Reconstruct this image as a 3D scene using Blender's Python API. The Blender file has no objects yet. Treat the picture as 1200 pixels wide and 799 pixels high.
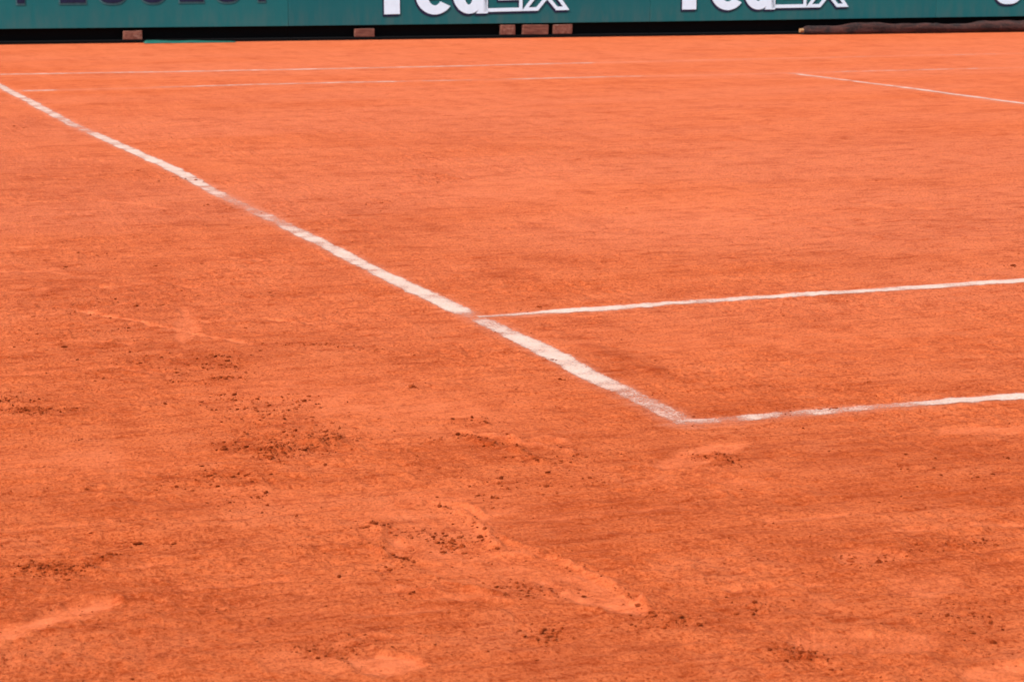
import bpy, bmesh, math, random
import numpy as np
from mathutils import Vector
random.seed(7)
rng = np.random.default_rng(11)
scene = bpy.context.scene
col = scene.collection
D = bpy.data

# ------------------------------------------------------------------ camera
CX, CY, CZ = -2.14812, -4.41464, 1.14265
YAW, PITCH, ROLL, FOC = 0.373607, 0.193347, 0.0062303, 2598.16      # focal length in px of a 1200 px wide frame
f = np.array([math.sin(YAW) * math.cos(PITCH), math.cos(YAW) * math.cos(PITCH), -math.sin(PITCH)])
r0 = np.array([math.cos(YAW), -math.sin(YAW), 0.0])
u0 = np.cross(r0, f)
rr = r0 * math.cos(ROLL) + u0 * math.sin(ROLL)
uu = -r0 * math.sin(ROLL) + u0 * math.cos(ROLL)
CAM = np.array([CX, CY, CZ])


def ray(px, py):
    return f + rr * (px - 600) / FOC - uu * (py - 399.5) / FOC


def gp(px, py, h=0.0):                       # measured photo point -> place on the ground
    d = ray(px, py)
    p = CAM + d * (h - CZ) / d[2]
    return np.array([p[0], p[1]])


cam_d = D.cameras.new('camera')
cam_d.sensor_width = 36
cam_d.lens = FOC / 1200 * 36
cam_d.clip_start = 0.05
cam_d.clip_end = 2000
cam_d.dof.use_dof = True
cam_d.dof.focus_distance = 5.8
cam_d.dof.aperture_fstop = 14.0
cam = D.objects.new('camera', cam_d)
col.objects.link(cam)
from mathutils import Matrix
cam.matrix_world = Matrix(((rr[0], uu[0], -f[0], CX), (rr[1], uu[1], -f[1], CY), (rr[2], uu[2], -f[2], CZ), (0, 0, 0, 1)))
scene.camera = cam


# ------------------------------------------------------------------ helpers
def tag(o, label=None, cat=None, group=None, kind=None):
    if label: o['label'] = label
    if cat: o['category'] = cat
    if group: o['group'] = group
    if kind: o['kind'] = kind
    return o


def link(name, me, mat=None, parent=None):
    o = D.objects.new(name, me)
    col.objects.link(o)
    if mat is not None:
        me.materials.append(mat)
    if parent is not None:
        o.parent = parent
    return o


def mesh_np(name, V, F, smooth=True):
    """V (n,3), F (m,k) with k constant."""
    me = D.meshes.new(name)
    V = np.ascontiguousarray(V, dtype=np.float32)
    F = np.ascontiguousarray(F, dtype=np.int32)
    m, k = F.shape
    me.vertices.add(len(V)); me.vertices.foreach_set('co', V.ravel())
    me.loops.add(m * k); me.loops.foreach_set('vertex_index', F.ravel())
    me.polygons.add(m)
    me.polygons.foreach_set('loop_start', np.arange(0, m * k, k, dtype=np.int32))
    me.polygons.foreach_set('loop_total', np.full(m, k, dtype=np.int32))
    me.polygons.foreach_set('use_smooth', np.full(m, smooth, dtype=bool))
    me.update(calc_edges=True)
    return me


def attr(me, name, arr):
    a = me.attributes.new(name, 'FLOAT', 'POINT')
    a.data.foreach_set('value', np.ascontiguousarray(arr, dtype=np.float32).ravel())


class N:
    """small node builder"""
    def __init__(self, name):
        self.m = D.materials.new(name); self.m.use_nodes = True
        self.t = self.m.node_tree; self.n = self.t.nodes; self.l = self.t.links
        self.b = self.n['Principled BSDF']; self.out = self.n['Material Output']

    def node(self, typ, **kw):
        x = self.n.new(typ)
        for k, v in kw.items(): setattr(x, k, v)
        return x

    def put(self, v, sock):
        if isinstance(v, bpy.types.NodeSocket): self.l.new(v, sock)
        else: sock.default_value = v

    def math(self, op, a, b=0.0, clamp=False):
        x = self.node('ShaderNodeMath', operation=op, use_clamp=clamp)
        self.put(a, x.inputs[0]); self.put(b, x.inputs[1]); return x.outputs[0]

    def mix(self, fac, a, b, blend='MIX'):
        x = self.node('ShaderNodeMix', data_type='RGBA', blend_type=blend)
        self.put(fac, x.inputs[0]); self.put(a, x.inputs[6]); self.put(b, x.inputs[7]); return x.outputs[2]

    def pos(self):
        return self.node('ShaderNodeNewGeometry').outputs['Position']

    def mapping(self, v, scale=(1, 1, 1), rot=(0, 0, 0)):
        x = self.node('ShaderNodeMapping'); self.put(v, x.inputs[0])
        x.inputs['Scale'].default_value = scale; x.inputs['Rotation'].default_value = rot
        return x.outputs[0]

    def noise(self, v, scale, detail=4, rough=0.55, dist=0.0):
        x = self.node('ShaderNodeTexNoise'); self.put(v, x.inputs['Vector'])
        x.inputs['Scale'].default_value = scale; x.inputs['Detail'].default_value = detail
        x.inputs['Roughness'].default_value = rough; x.inputs['Distortion'].default_value = dist
        return x.outputs['Fac']

    def ramp(self, v, a, b, c=0.0, d=1.0, smooth=True):
        x = self.node('ShaderNodeMapRange', clamp=True)
        x.interpolation_type = 'SMOOTHSTEP' if smooth else 'LINEAR'
        self.put(v, x.inputs[0])
        for i, q in enumerate((a, b, c, d)): x.inputs[i + 1].default_value = q
        return x.outputs[0]

    def attr(self, name):
        return self.node('ShaderNodeAttribute', attribute_name=name).outputs['Fac']

    def bump(self, h, strength, dist, normal=None):
        x = self.node('ShaderNodeBump'); self.put(h, x.inputs['Height'])
        x.inputs['Strength'].default_value = strength; x.inputs['Distance'].default_value = dist
        if normal is not None: self.l.new(normal, x.inputs['Normal'])
        return x.outputs[0]

    def base(self, v): self.put(v, self.b.inputs['Base Color'])
    def set(self, **kw):
        for k, v in kw.items(): self.put(v, self.b.inputs[k.replace('_', ' ')])


def C(*c): return (c[0], c[1], c[2], 1.0)


# ------------------------------------------------------------------ clay ground
CLAY_MID = C(0.525, 0.0960, 0.0215)
CLAY_PALE = C(0.670, 0.160, 0.0520)
CLAY_DARK = C(0.290, 0.0350, 0.0046)
CLAY_CHALKY = C(0.60, 0.235, 0.145)


def clay_nodes(k, with_attr=True):
    p = k.pos()
    n1 = k.noise(k.mapping(p, (0.55, 1.0, 1), (0, 0, 0.15)), 2.4, 6, 0.6)           # broad damp and dry patches
    n2 = k.noise(k.mapping(p, (0.10, 1.0, 1), (0, 0, 0.05)), 34, 6, 0.75, 0.12)       # drag-mat streaks along the court
    n3 = k.noise(k.mapping(p, (0.9, 0.7, 1)), 150, 5, 0.85)                            # grains
    n4 = k.noise(k.mapping(p, (0.6, 1, 1), (0, 0, -0.5)), 22, 6, 0.7, 0.4)
    c = k.mix(k.ramp(n1, 0.30, 0.72, 0.1, 0.75), CLAY_MID, CLAY_PALE)
    if with_attr:
        c = k.mix(k.math('MULTIPLY', k.attr('dust'), 0.7, True), c, C(0.62, 0.166, 0.077))
    n5 = k.noise(k.mapping(p, (0.40, 1.0, 1), (0, 0, -0.12)), 6.5, 7, 0.65, 0.5)    # mottling left by feet and brushes
    n6 = k.noise(k.mapping(p, (1.0, 0.16, 1), (0, 0, 0.25)), 9, 5, 0.6, 0.3)        # sweeps along the baseline
    q = k.math('ADD', k.math('MULTIPLY', n5, 0.65), k.math('MULTIPLY', n6, 0.35))
    c = k.mix(k.ramp(q, 0.51, 0.37, 0, 0.38), c, CLAY_DARK)
    c = k.mix(k.ramp(q, 0.51, 0.63, 0, 0.50), c, C(0.68, 0.175, 0.066))
    a = k.math('ADD', k.math('MULTIPLY', n2, 0.55), k.math('MULTIPLY', n4, 0.45))
    c = k.mix(k.ramp(a, 0.51, 0.36, 0, 0.75), c, CLAY_DARK)
    c = k.mix(k.ramp(a, 0.51, 0.64, 0, 0.65), c, CLAY_PALE)
    c = k.mix(k.ramp(n3, 0.50, 0.38, 0, 0.9), c, CLAY_DARK)
    c = k.mix(k.ramp(n3, 0.51, 0.62, 0, 0.9), c, CLAY_PALE)
    if with_attr:
        pale, dark, chalk = k.attr('pale'), k.attr('dark'), k.attr('chalk')
        c = k.mix(k.math('MULTIPLY', dark, k.ramp(n2, 0.25, 0.6, 1.0, 0.4), True), c, CLAY_DARK)
        c = k.mix(k.math('MULTIPLY', pale, k.ramp(n4, 0.35, 0.6, 0.35, 0.75), True), c, C(0.68, 0.172, 0.066))
        c = k.mix(k.math('MULTIPLY', chalk, k.ramp(n2, 0.35, 0.65, 0.15, 0.9), True), c, CLAY_CHALKY)
    return c, n2, n3, n4


k = N('clay')
c, n2, n3, n4 = clay_nodes(k)
k.base(c)
k.set(Roughness=0.92)
k.b.inputs['Specular IOR Level'].default_value = 0.06
rough_amt = k.math('SUBTRACT', 1.0, k.math('MULTIPLY', k.attr('pale'), 0.45), True)
h = k.math('ADD', k.math('MULTIPLY', n2, 0.45), k.math('ADD', k.math('MULTIPLY', n3, 0.35), k.math('MULTIPLY', n4, 0.35)))
k.l.new(k.bump(k.math('MULTIPLY', h, rough_amt), 1.0, 0.019), k.b.inputs['Normal'])
M_CLAY = k.m


def axis(lo, hi, step, g_lo, g_hi, far_lo, far_hi, cap=1.0):
    core = list(np.arange(lo, hi + 1e-9, step))
    up = []; s = step; x = core[-1]
    while x < far_hi:
        s *= g_hi if s < cap else 1.25
        x += s; up.append(x)
    dn = []; s = step; x = core[0]
    while x > far_lo:
        s *= g_lo if s < cap else 1.25
        x -= s; dn.append(x)
    return np.array(dn[::-1] + core + up)


XS = axis(-2.1, 1.3, 0.0055, 1.05, 1.014, -400, 400, 0.06)
YS = axis(-2.0, 1.7, 0.0065, 1.05, 1.009, -200, 500, 0.09)
NX, NY = len(XS), len(YS)
GX, GY = np.meshgrid(XS, YS)                 # (NY, NX)


def vnoise(x, y, s, seed, oct=3, pers=0.5):
    """smooth value noise, about -1..1"""
    out = 0; amp = 1.0; tot = 0
    for o in range(oct):
        r = np.random.default_rng(seed + o * 17)
        L = r.random((256, 256)) * 2 - 1
        a = x * s + 37.3 * (seed % 7); b = y * s + 11.1 * (seed % 5)
        ia = np.floor(a).astype(int); ib = np.floor(b).astype(int)
        fa = a - ia; fb = b - ib
        fa = fa * fa * (3 - 2 * fa); fb = fb * fb * (3 - 2 * fb)
        ia &= 255; ib &= 255; ia1 = (ia + 1) & 255; ib1 = (ib + 1) & 255
        v = (L[ib, ia] * (1 - fa) + L[ib, ia1] * fa) * (1 - fb) + (L[ib1, ia] * (1 - fa) + L[ib1, ia1] * fa) * fb
        out = out + amp * v; tot += amp; amp *= pers; s *= 2.07
    return out / tot * 1.6


near = np.clip(1.6 - np.hypot(GX + 0.5, GY - 0.5) / 9.0, 0, 1)
Z = 0.0022 * vnoise(GX * 0.35, GY, 9, 3, 3) + 0.0030 * vnoise(GX * 0.25, GY, 34, 5, 3, 0.6)
Z += 0.0020 * vnoise(GX, GY, 14, 21, 3, 0.6) * np.clip(vnoise(GX, GY, 1.3, 9, 2) + 0.35, 0, 1)
Z += 0.0030 * vnoise(GX, GY * 0.8, 62, 31, 2) * np.clip(0.55 + 0.6 * vnoise(GX, GY, 3.1, 33, 3), 0.15, 1.3)
Z *= near
PALE = np.zeros_like(Z); DARK = np.zeros_like(Z); CHALK = np.zeros_like(Z)
CRUMB = []                                    # (x, y, size)


def window(x0, x1, y0, y1):
    i0, i1 = np.searchsorted(XS, [x0, x1]); j0, j1 = np.searchsorted(YS, [y0, y1])
    return slice(max(j0 - 1, 0), j1 + 1), slice(max(i0 - 1, 0), i1 + 1)


def sdf(P, X, Y):
    d = np.full(X.shape, 1e9); ins = np.zeros(X.shape, bool)
    for i in range(len(P)):
        a, b = P[i], P[(i + 1) % len(P)]
        e = b - a
        wx, wy = X - a[0], Y - a[1]
        t = np.clip((wx * e[0] + wy * e[1]) / (e @ e), 0, 1)
        d = np.minimum(d, np.hypot(wx - t * e[0], wy - t * e[1]))
        c1 = (a[1] > Y) != (b[1] > Y)
        with np.errstate(divide='ignore', invalid='ignore'):
            xi = a[0] + (Y - a[1]) / (e[1] if e[1] != 0 else 1e-9) * e[0]
        ins ^= c1 & (X < xi)
    return np.where(ins, -d, d)


def scuff(pts, pale=0.8, depth=0.0025, berm=0.003, soft=0.010, tread=0):
    P = np.array([gp(*q) for q in pts])
    m = 0.08
    w = window(P[:, 0].min() - m, P[:, 0].max() + m, P[:, 1].min() - m, P[:, 1].max() + m)
    X, Y = GX[w], GY[w]
    wob = 0.010 * vnoise(X, Y, 22, 41, 3, 0.6)
    d = sdf(P, X, Y) + wob
    inside = 1 / (1 + np.exp(np.clip(d / soft * 2.5, -30, 30)))
    Z[w] = Z[w] * (1 - 0.7 * inside) - 1.5 * depth * inside + 0.9 * berm * np.exp(-((d - 0.008) / 0.008) ** 2) * np.clip(0.6 + vnoise(X, Y, 18, 43, 3), 0, 1.6)
    PALE[w] = np.maximum(PALE[w], inside * pale * np.clip(0.85 + 0.35 * vnoise(X, Y, 26, 47, 3, 0.7), 0, 1))
    DARK[w] = np.maximum(DARK[w] * (1 - inside), 0.35 * np.exp(-((d - 0.018) / 0.014) ** 2) * np.clip(0.3 + vnoise(X, Y, 12, 49, 2), 0, 1))
    axd = P[np.argmax(np.hypot(*(P - P[0]).T))] - P[0]; axd /= np.hypot(*axd)
    tt = X * axd[0] + Y * axd[1]; ss = -X * axd[1] + Y * axd[0]
    Z[w] += inside * 0.0012 * vnoise(tt * 0.12, ss, 55, 45, 2)             # drag grooves along the slide
    PALE[w] *= 1 - inside * 0.45 * np.clip(vnoise(tt * 0.15, ss, 48, 46, 3) + 0.1, 0, 1)
    if tread:
        ax = gp(*pts[len(pts) // 2]) - gp(*pts[0]); ax /= np.hypot(*ax)
        t = X * ax[0] + Y * ax[1]; s = -X * ax[1] + Y * ax[0]
        pat = np.sin(2 * math.pi * (t + np.abs(((s / 0.05) % 1) - 0.5) * 0.02) / 0.0125)
        Z[w] += 0.0022 * pat * inside * tread


def patch(cx, cy, rx, ry, dark=0.5, rough=0.0, pale=0.0, crumbs=0, csize=0.003, ang=0.0, smooth=0.0):
    c0 = gp(cx, cy)
    ca, sa = math.cos(ang), math.sin(ang)
    a = gp(cx + rx * ca, cy - rx * sa) - c0
    b = gp(cx + ry * sa, cy + ry * ca) - c0
    A = np.array([a, b]).T
    ext = np.abs(A).sum(1) * 2.4
    w = window(c0[0] - ext[0], c0[0] + ext[0], c0[1] - ext[1], c0[1] + ext[1])
    X, Y = GX[w], GY[w]
    iA = np.linalg.inv(A)
    s = iA[0, 0] * (X - c0[0]) + iA[0, 1] * (Y - c0[1]); t = iA[1, 0] * (X - c0[0]) + iA[1, 1] * (Y - c0[1])
    q = np.exp(-(s * s + t * t) ** 1.3) * np.clip(0.9 + 0.7 * vnoise(X, Y, 16, 61, 3, 0.6), 0, 1.3)
    if dark > 0: DARK[w] = np.maximum(DARK[w], np.clip(q * dark, 0, 1))
    if pale > 0: PALE[w] = np.maximum(PALE[w], np.clip(q * pale, 0, 1)); DARK[w] *= 1 - np.clip(q * pale, 0, 1)
    if smooth > 0: Z[w] *= 1 - np.clip(q, 0, 1) * smooth
    if rough > 0:
        n = vnoise(X, Y, 45, 67, 3, 0.65)
        Z[w] += rough * q * (np.abs(n) * 1.5 - 0.3)
    for _ in range(crumbs):
        g = rng.normal(0, 0.55, 2)
        p = c0 + A @ g
        CRUMB.append((p[0], p[1], csize * rng.lognormal(0, 0.4)))


def ridge(pts, h=0.004, wd=0.008, dark=0.0, pale=0.0, crumbs=0, csize=0.003, brk=0.5):
    """a raised (or, with h < 0, pressed) line in the clay"""
    P = [gp(*q) for q in pts]
    A = np.array(P); m = 0.08
    w = window(A[:, 0].min() - m, A[:, 0].max() + m, A[:, 1].min() - m, A[:, 1].max() + m)
    X, Y = GX[w], GY[w]
    d = np.full(X.shape, 1e9)
    for a, b in zip(P[:-1], P[1:]):
        e = b - a; wx, wy = X - a[0], Y - a[1]
        t = np.clip((wx * e[0] + wy * e[1]) / (e @ e), 0, 1)
        d = np.minimum(d, np.hypot(wx - t * e[0], wy - t * e[1]))
    d = np.abs(d + 0.006 * vnoise(X, Y, 25, 71, 2))
    br = np.clip(1 - brk + brk * 1.6 * (vnoise(X, Y, 30, 73, 2) + 0.4), 0, 1.5)
    g = np.exp(-(d / wd) ** 2) * br
    Z[w] += h * g
    if dark: DARK[w] = np.maximum(DARK[w], np.clip(dark * np.exp(-(d / (wd * 1.3)) ** 2) * br, 0, 1))
    if pale: PALE[w] = np.maximum(PALE[w], np.clip(pale * np.exp(-(d / (wd * 1.2)) ** 2) * br, 0, 1))
    for _ in range(crumbs):
        i = rng.integers(len(P) - 1); t = rng.random()
        p = P[i] * (1 - t) + P[i + 1] * t + rng.normal(0, wd * 0.9, 2)
        CRUMB.append((p[0], p[1], csize * rng.lognormal(0, 0.4)))


# broad tonal patches (damp, less dusty clay)
for a in [(110, 345, 170, 40, .45), (60, 470, 90, 22, .35), (200, 400, 150, 45, .50), (420, 265, 110, 50, .40), (520, 160, 160, 22, .22),
          (60, 215, 130, 35, .45), (250, 250, 90, 20, .45), (1000, 530, 240, 26, .60), (1080, 580, 180, 20, .5), (620, 515, 150, 26, .42),
          (640, 620, 90, 32, .55), (1000, 640, 160, 22, .4), (250, 740, 260, 40, .50), (650, 770, 240, 26, .4), (950, 720, 190, 18, .45),
          (1130, 740, 80, 40, .55), (150, 590, 190, 14, .35), (350, 500, 60, 22, .45), (500, 700, 110, 20, .38), (60, 690, 130, 10, .45),
          (900, 300, 160, 18, .28), (1080, 260, 120, 22, .28), (720, 425, 60, 20, .5), (1050, 165, 120, 12, .22), (830, 480, 140, 16, .35),
          (380, 400, 180, 16, .3), (880, 590, 220, 14, .4), (300, 120, 120, 12, .2), (560, 330, 110, 20, .35), (20, 150, 80, 20, .3)]:
    patch(*a[:4], dark=a[4])
for a in [(380, 460, 120, 26, .45), (470, 480, 150, 30, .4), (90, 540, 160, 20, .3), (820, 250, 200, 30, .35), (640, 220, 180, 22, .3),
          (800, 400, 160, 18, .35), (520, 600, 110, 34, .5), (330, 590, 120, 18, .28), (950, 400, 170, 18, .3), (860, 560, 90, 14, .4)]:
    patch(*a[:4], dark=0, pale=a[4], smooth=0.25)

# shoe slides, scrapes and prints
scuff([(-30, 742), (40, 722), (90, 707), (136, 699), (141, 706), (112, 721), (60, 735), (20, 750), (-30, 762)], 1.0, .003, .0035)
scuff([(628, 676), (645, 666), (680, 672), (720, 690), (762, 714), (755, 722), (715, 716), (670, 704), (635, 698)], 0.95, .003, .005)
scuff([(560, 655), (600, 645), (650, 655), (720, 688), (690, 690), (640, 690), (590, 680)], 0.55, .001, .0025)
scuff([(450, 634), (468, 628), (487, 642), (472, 651), (454, 647)], 0.85, .002, .004)
scuff([(495, 643), (545, 645), (587, 648), (575, 656), (520, 655)], 0.8, .001, .003)
scuff([(505, 600), (555, 600), (580, 640), (560, 650), (500, 642)], 0.45, .001, .002)
scuff([(395, 772), (440, 765), (480, 769), (499, 780), (470, 789), (430, 789)], 0.95, .002, .004)
scuff([(752, 546), (790, 531), (830, 519), (882, 518), (862, 531), (812, 546), (780, 552)], 0.8, .001, .003)
scuff([(918, 748), (950, 741), (1040, 741), (1090, 743), (1099, 752), (1080, 763), (1000, 767), (930, 766)], 0.65, .0015, .002, tread=1)
scuff([(1098, 501), (1140, 498), (1195, 500), (1195, 508), (1130, 510), (1100, 509)], 0.7, .001, .002)
scuff([(1120, 785), (1165, 776), (1210, 778), (1220, 805), (1150, 803), (1125, 797)], 0.8, .002, .004)
scuff([(978, 650), (1000, 642), (1055, 646), (1070, 655), (1020, 661), (985, 660)], 0.6, .001, .003)
scuff([(535, 694), (590, 697), (590, 706), (540, 704), (480, 704)], 0.6, .0, .004)
scuff([(210, 360), (222, 358), (232, 385), (215, 405), (205, 395)], 0.6, .001, .0015)
scuff([(1045, 678), (1110, 672), (1140, 690), (1090, 700), (1050, 694)], 0.45, .001, .002)
scuff([(300, 768), (330, 760), (420, 774), (400, 790), (320, 786)], 0.35, .0, .003)
ridge([(70, 360), (150, 375), (215, 388), (290, 402)], -.003, .010, 0, .8, brk=.3)
ridge([(290, 402), (380, 404), (460, 412)], .002, .014, .6, 0, 30)
ridge([(95, 233), (160, 239), (225, 250)], -.002, .012, 0, .6, brk=.4)
ridge([(0, 289), (60, 291), (92, 292)], -.002, .012, 0, .55, brk=.4)
ridge([(40, 318), (80, 322), (110, 325)], -.002, .012, 0, .5, brk=.4)
ridge([(0, 345), (40, 340), (75, 335)], -.002, .010, 0, .5, brk=.4)
ridge([(0, 395), (45, 388)], -.002, .010, 0, .6)
ridge([(165, 150), (230, 146)], .002, .012, .0, .4)
ridge([(190, 219), (240, 216), (330, 214)], -.002, .010, 0, .35)
ridge([(130, 552), (180, 545), (215, 541)], -.002, .006, 0, .6)
ridge([(110, 666), (150, 664), (190, 659)], -.002, .006, 0, .6)
# darker furrows of loosened clay, shade under their crusts painted into the tone
ridge([(195, 448), (230, 449), (262, 446)], .006, .005, .7, 0, 14, .003)
ridge([(248, 443), (268, 442), (286, 444)], .007, .006, .9, 0, 14, .0035)
ridge([(265, 431), (285, 427)], .005, .006, .7, 0, 8, .003)
ridge([(15, 674), (35, 668), (60, 663), (85, 661)], .006, .008, .8, 0, 40, .0025)
ridge([(80, 664), (95, 663), (112, 668)], .005, .006, .6, 0, 10, .003)
ridge([(100, 660), (125, 654), (143, 650)], .005, .005, .6, 0, 16, .003)
ridge([(527, 493), (565, 490), (572, 498)], .004, .008, .8, 0, 14, .003)
ridge([(500, 520), (545, 512), (572, 520), (605, 530), (640, 543), (668, 541)], .005, .011, .7, 0, 60, .003)
ridge([(590, 535), (605, 528), (615, 540), (645, 543), (682, 535)], .004, .010, .5, 0, 10)
ridge([(530, 600), (560, 615), (575, 638), (600, 655), (690, 668), (740, 700), (765, 716)], .003, .008, .65, 0, 34, .0025)
ridge([(760, 718), (775, 722), (790, 726)], .004, .008, .7, 0, 16, .003)
ridge([(838, 531), (850, 536), (855, 543), (838, 546)], .004, .007, .8, 0, 14, .003)
ridge([(800, 533), (822, 534), (850, 538)], .004, .006, .7, 0, 10)
ridge([(690, 404), (725, 418), (765, 436)], .003, .030, 1.0, 0, 10, .002, brk=.3)
ridge([(640, 384), (700, 400), (740, 412)], -.002, .016, .6, 0)
ridge([(612, 366), (628, 362), (640, 359)], .004, .012, .8, 0, 10, .003)
ridge([(700, 465), (760, 449), (800, 446), (850, 444)], .002, .010, .4)
ridge([(420, 640), (440, 640), (455, 651), (472, 652)], .005, .006, .8, 0, 12, .003)
ridge([(463, 656), (480, 660)], .006, .005, .9, 0, 6, .004)
ridge([(432, 616), (448, 620), (456, 617)], .005, .005, .9, 0, 6, .003)
ridge([(512, 700), (490, 700), (480, 699)], .005, .005, .8, 0, 5)
ridge([(615, 748), (632, 751), (648, 750)], .004, .006, .7, 0, 10, .004)
ridge([(850, 160), (880, 166), (906, 166)], .006, .025, .6, 0)
ridge([(972, 163), (994, 160), (975, 166)], .006, .022, .7, 0)
ridge([(1175, 158), (1198, 158)], .006, .02, .6, 0)
ridge([(660, 190), (730, 182), (795, 180)], .004, .02, .5, 0)
ridge([(1000, 236), (1040, 243), (1090, 245)], -.003, .02, 0, .5)
ridge([(880, 245), (950, 262), (1010, 275), (1080, 290)], .003, .022, .45, 0)
ridge([(850, 245), (900, 256)], .003, .02, .4, 0)
ridge([(1000, 275), (1060, 283), (1120, 277), (1190, 285)], .003, .022, .4, 0)
ridge([(1010, 570), (950, 577), (930, 583)], .003, .006, .5, 0)
ridge([(900, 533), (1000, 531), (1080, 529)], .002, .008, .5, 0)
ridge([(1000, 585), (1060, 578), (1200, 577)], .002, .008, .5, 0)
ridge([(0, 700), (120, 698), (300, 690)], .002, .006, .35, 0)
ridge([(0, 745), (130, 735), (350, 722)], .002, .006, .45, 0)
ridge([(100, 760), (300, 755), (420, 752)], .002, .006, .4, 0)
ridge([(150, 585), (60, 587), (0, 589)], .002, .006, .4, 0)
# the wide trodden area in the centre foreground
scuff([(500, 588), (545, 592), (590, 632), (640, 652), (700, 668), (742, 700), (690, 706), (620, 700), (560, 690), (500, 672), (440, 640), (470, 605)], 0.42, .0015, .005, soft=.02)
ridge([(505, 592), (545, 600), (570, 622), (582, 640)], .007, .008, 0, .5)
ridge([(590, 648), (650, 655), (705, 676), (755, 708)], .008, .008, 0, .55)
ridge([(430, 645), (470, 655), (520, 660), (580, 660)], .006, .009, 0, .5)
ridge([(470, 690), (540, 700), (600, 706), (680, 700)], .006, .009, 0, .45)
ridge([(400, 755), (440, 745), (500, 750)], .005, .009, 0, .4)
ridge([(540, 505), (580, 512), (620, 520), (668, 528)], .006, .010, 0, .6)
ridge([(600, 517), (640, 512), (690, 522)], .005, .010, 0, .45)
# drag streaks and scrapes on the left
for q in [[(0, 232), (70, 238), (130, 236)], [(60, 250), (140, 246)], [(0, 318), (60, 316)], [(20, 372), (110, 364), (160, 350)], [(0, 408), (90, 398), (150, 402)],
          [(120, 335), (190, 330), (240, 340)], [(230, 375), (300, 372), (360, 378)], [(0, 440), (70, 436)], [(60, 436), (130, 430), (190, 436)], [(150, 300), (220, 296)],
          [(20, 205), (90, 210)], [(140, 190), (70, 184)], [(250, 300), (330, 306)], [(10, 620), (120, 612)], [(200, 690), (330, 680)], [(620, 610), (700, 604)],
          [(900, 610), (1010, 602)], [(1050, 620), (1190, 612)], [(700, 600), (800, 594)], [(850, 690), (960, 684)], [(420, 720), (520, 714)]]:
    ridge(q, -.003, .010, 0, .55, brk=.35)
    ridge([(x + 3, y + 5) for x, y in q], .002, .008, .5, 0, brk=.4)
# crumbly areas, the shade beneath the crusts painted in as dark tone
for a in [(250, 430, 55, 22, .40, .003, 0, 90, .0030), (330, 520, 75, 16, .60, .006, 0, 150, .0026), (325, 530, 30, 7, .9, .006, 0, 46, .0034),
          (380, 515, 40, 12, .6, .004, 0, 90, .003), (300, 480, 70, 22, .2, .002, 0, 90, .0030), (35, 481, 26, 5, .9, .006, 0, 60, .0036), (85, 480, 12, 3, .7, .003, 0, 16, .003),
          (15, 468, 26, 6, .5, .003, 0, 30, .003), (60, 665, 40, 8, .8, .005, 0, 90, .0030), (525, 637, 16, 9, .8, .006, 0, 30, .0032),
          (500, 625, 30, 8, .3, .002, 0, 24, .003), (680, 530, 60, 12, .2, .002, 0, 30, .002), (845, 536, 30, 7, .4, .003, 0, 26, .003),
          (150, 420, 60, 26, .35, .003, 0, 60, .0026), (160, 355, 90, 18, .35, .003, 0, 60, .0024), (80, 360, 70, 20, .3, .003, 0, 40, .0024),
          (620, 560, 100, 20, .1, .001, 0, 36, .0030), (260, 560, 60, 14, .2, .002, 0, 40, .003), (290, 585, 40, 10, .2, .002, 0, 22, .003),
          (510, 210, 40, 9, .5, .008, 0, 14, .003), (445, 237, 22, 6, .5, .008, 0, 5, .004), (470, 185, 60, 8, .3, .005, 0, 5, .003),
          (1110, 640, 60, 10, .5, .004, 0, 40, .0026), (1020, 655, 40, 6, .5, .003, 0, 20, .003), (940, 765, 28, 8, .7, .004, 0, 34, .0028),
          (770, 728, 50, 10, .4, .003, 0, 36, .0028), (640, 690, 50, 10, .4, .003, 0, 40, .0024), (600, 688, 26, 8, .5, .003, 0, 24, .0026),
          (190, 210, 60, 8, .4, .005, 0, 20, .003), (30, 150, 40, 8, .35, .004, 0, 12, .003), (245, 246, 50, 10, .5, .004, 0, 16, .003),
          (1100, 545, 90, 18, .3, .002, 0, 30, .0026), (960, 485, 60, 8, .3, .002, 0, 14, .003), (1130, 720, 60, 24, .3, .003, 0, 50, .0024),
          (380, 765, 40, 12, .5, .004, 0, 40, .0024), (430, 750, 60, 14, .3, .003, 0, 30, .002), (80, 390, 90, 16, .4, .004, 0, 50, .0028),
          (320, 345, 40, 6, .4, .003, 0, 14, .003), (100, 290, 90, 20, .25, .003, 0, 20, .003), (880, 715, 60, 10, .3, .002, 0, 30, .0022)]:
    patch(a[0], a[1], a[2], a[3], dark=a[4], rough=a[5], crumbs=a[7], csize=a[8])
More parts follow.
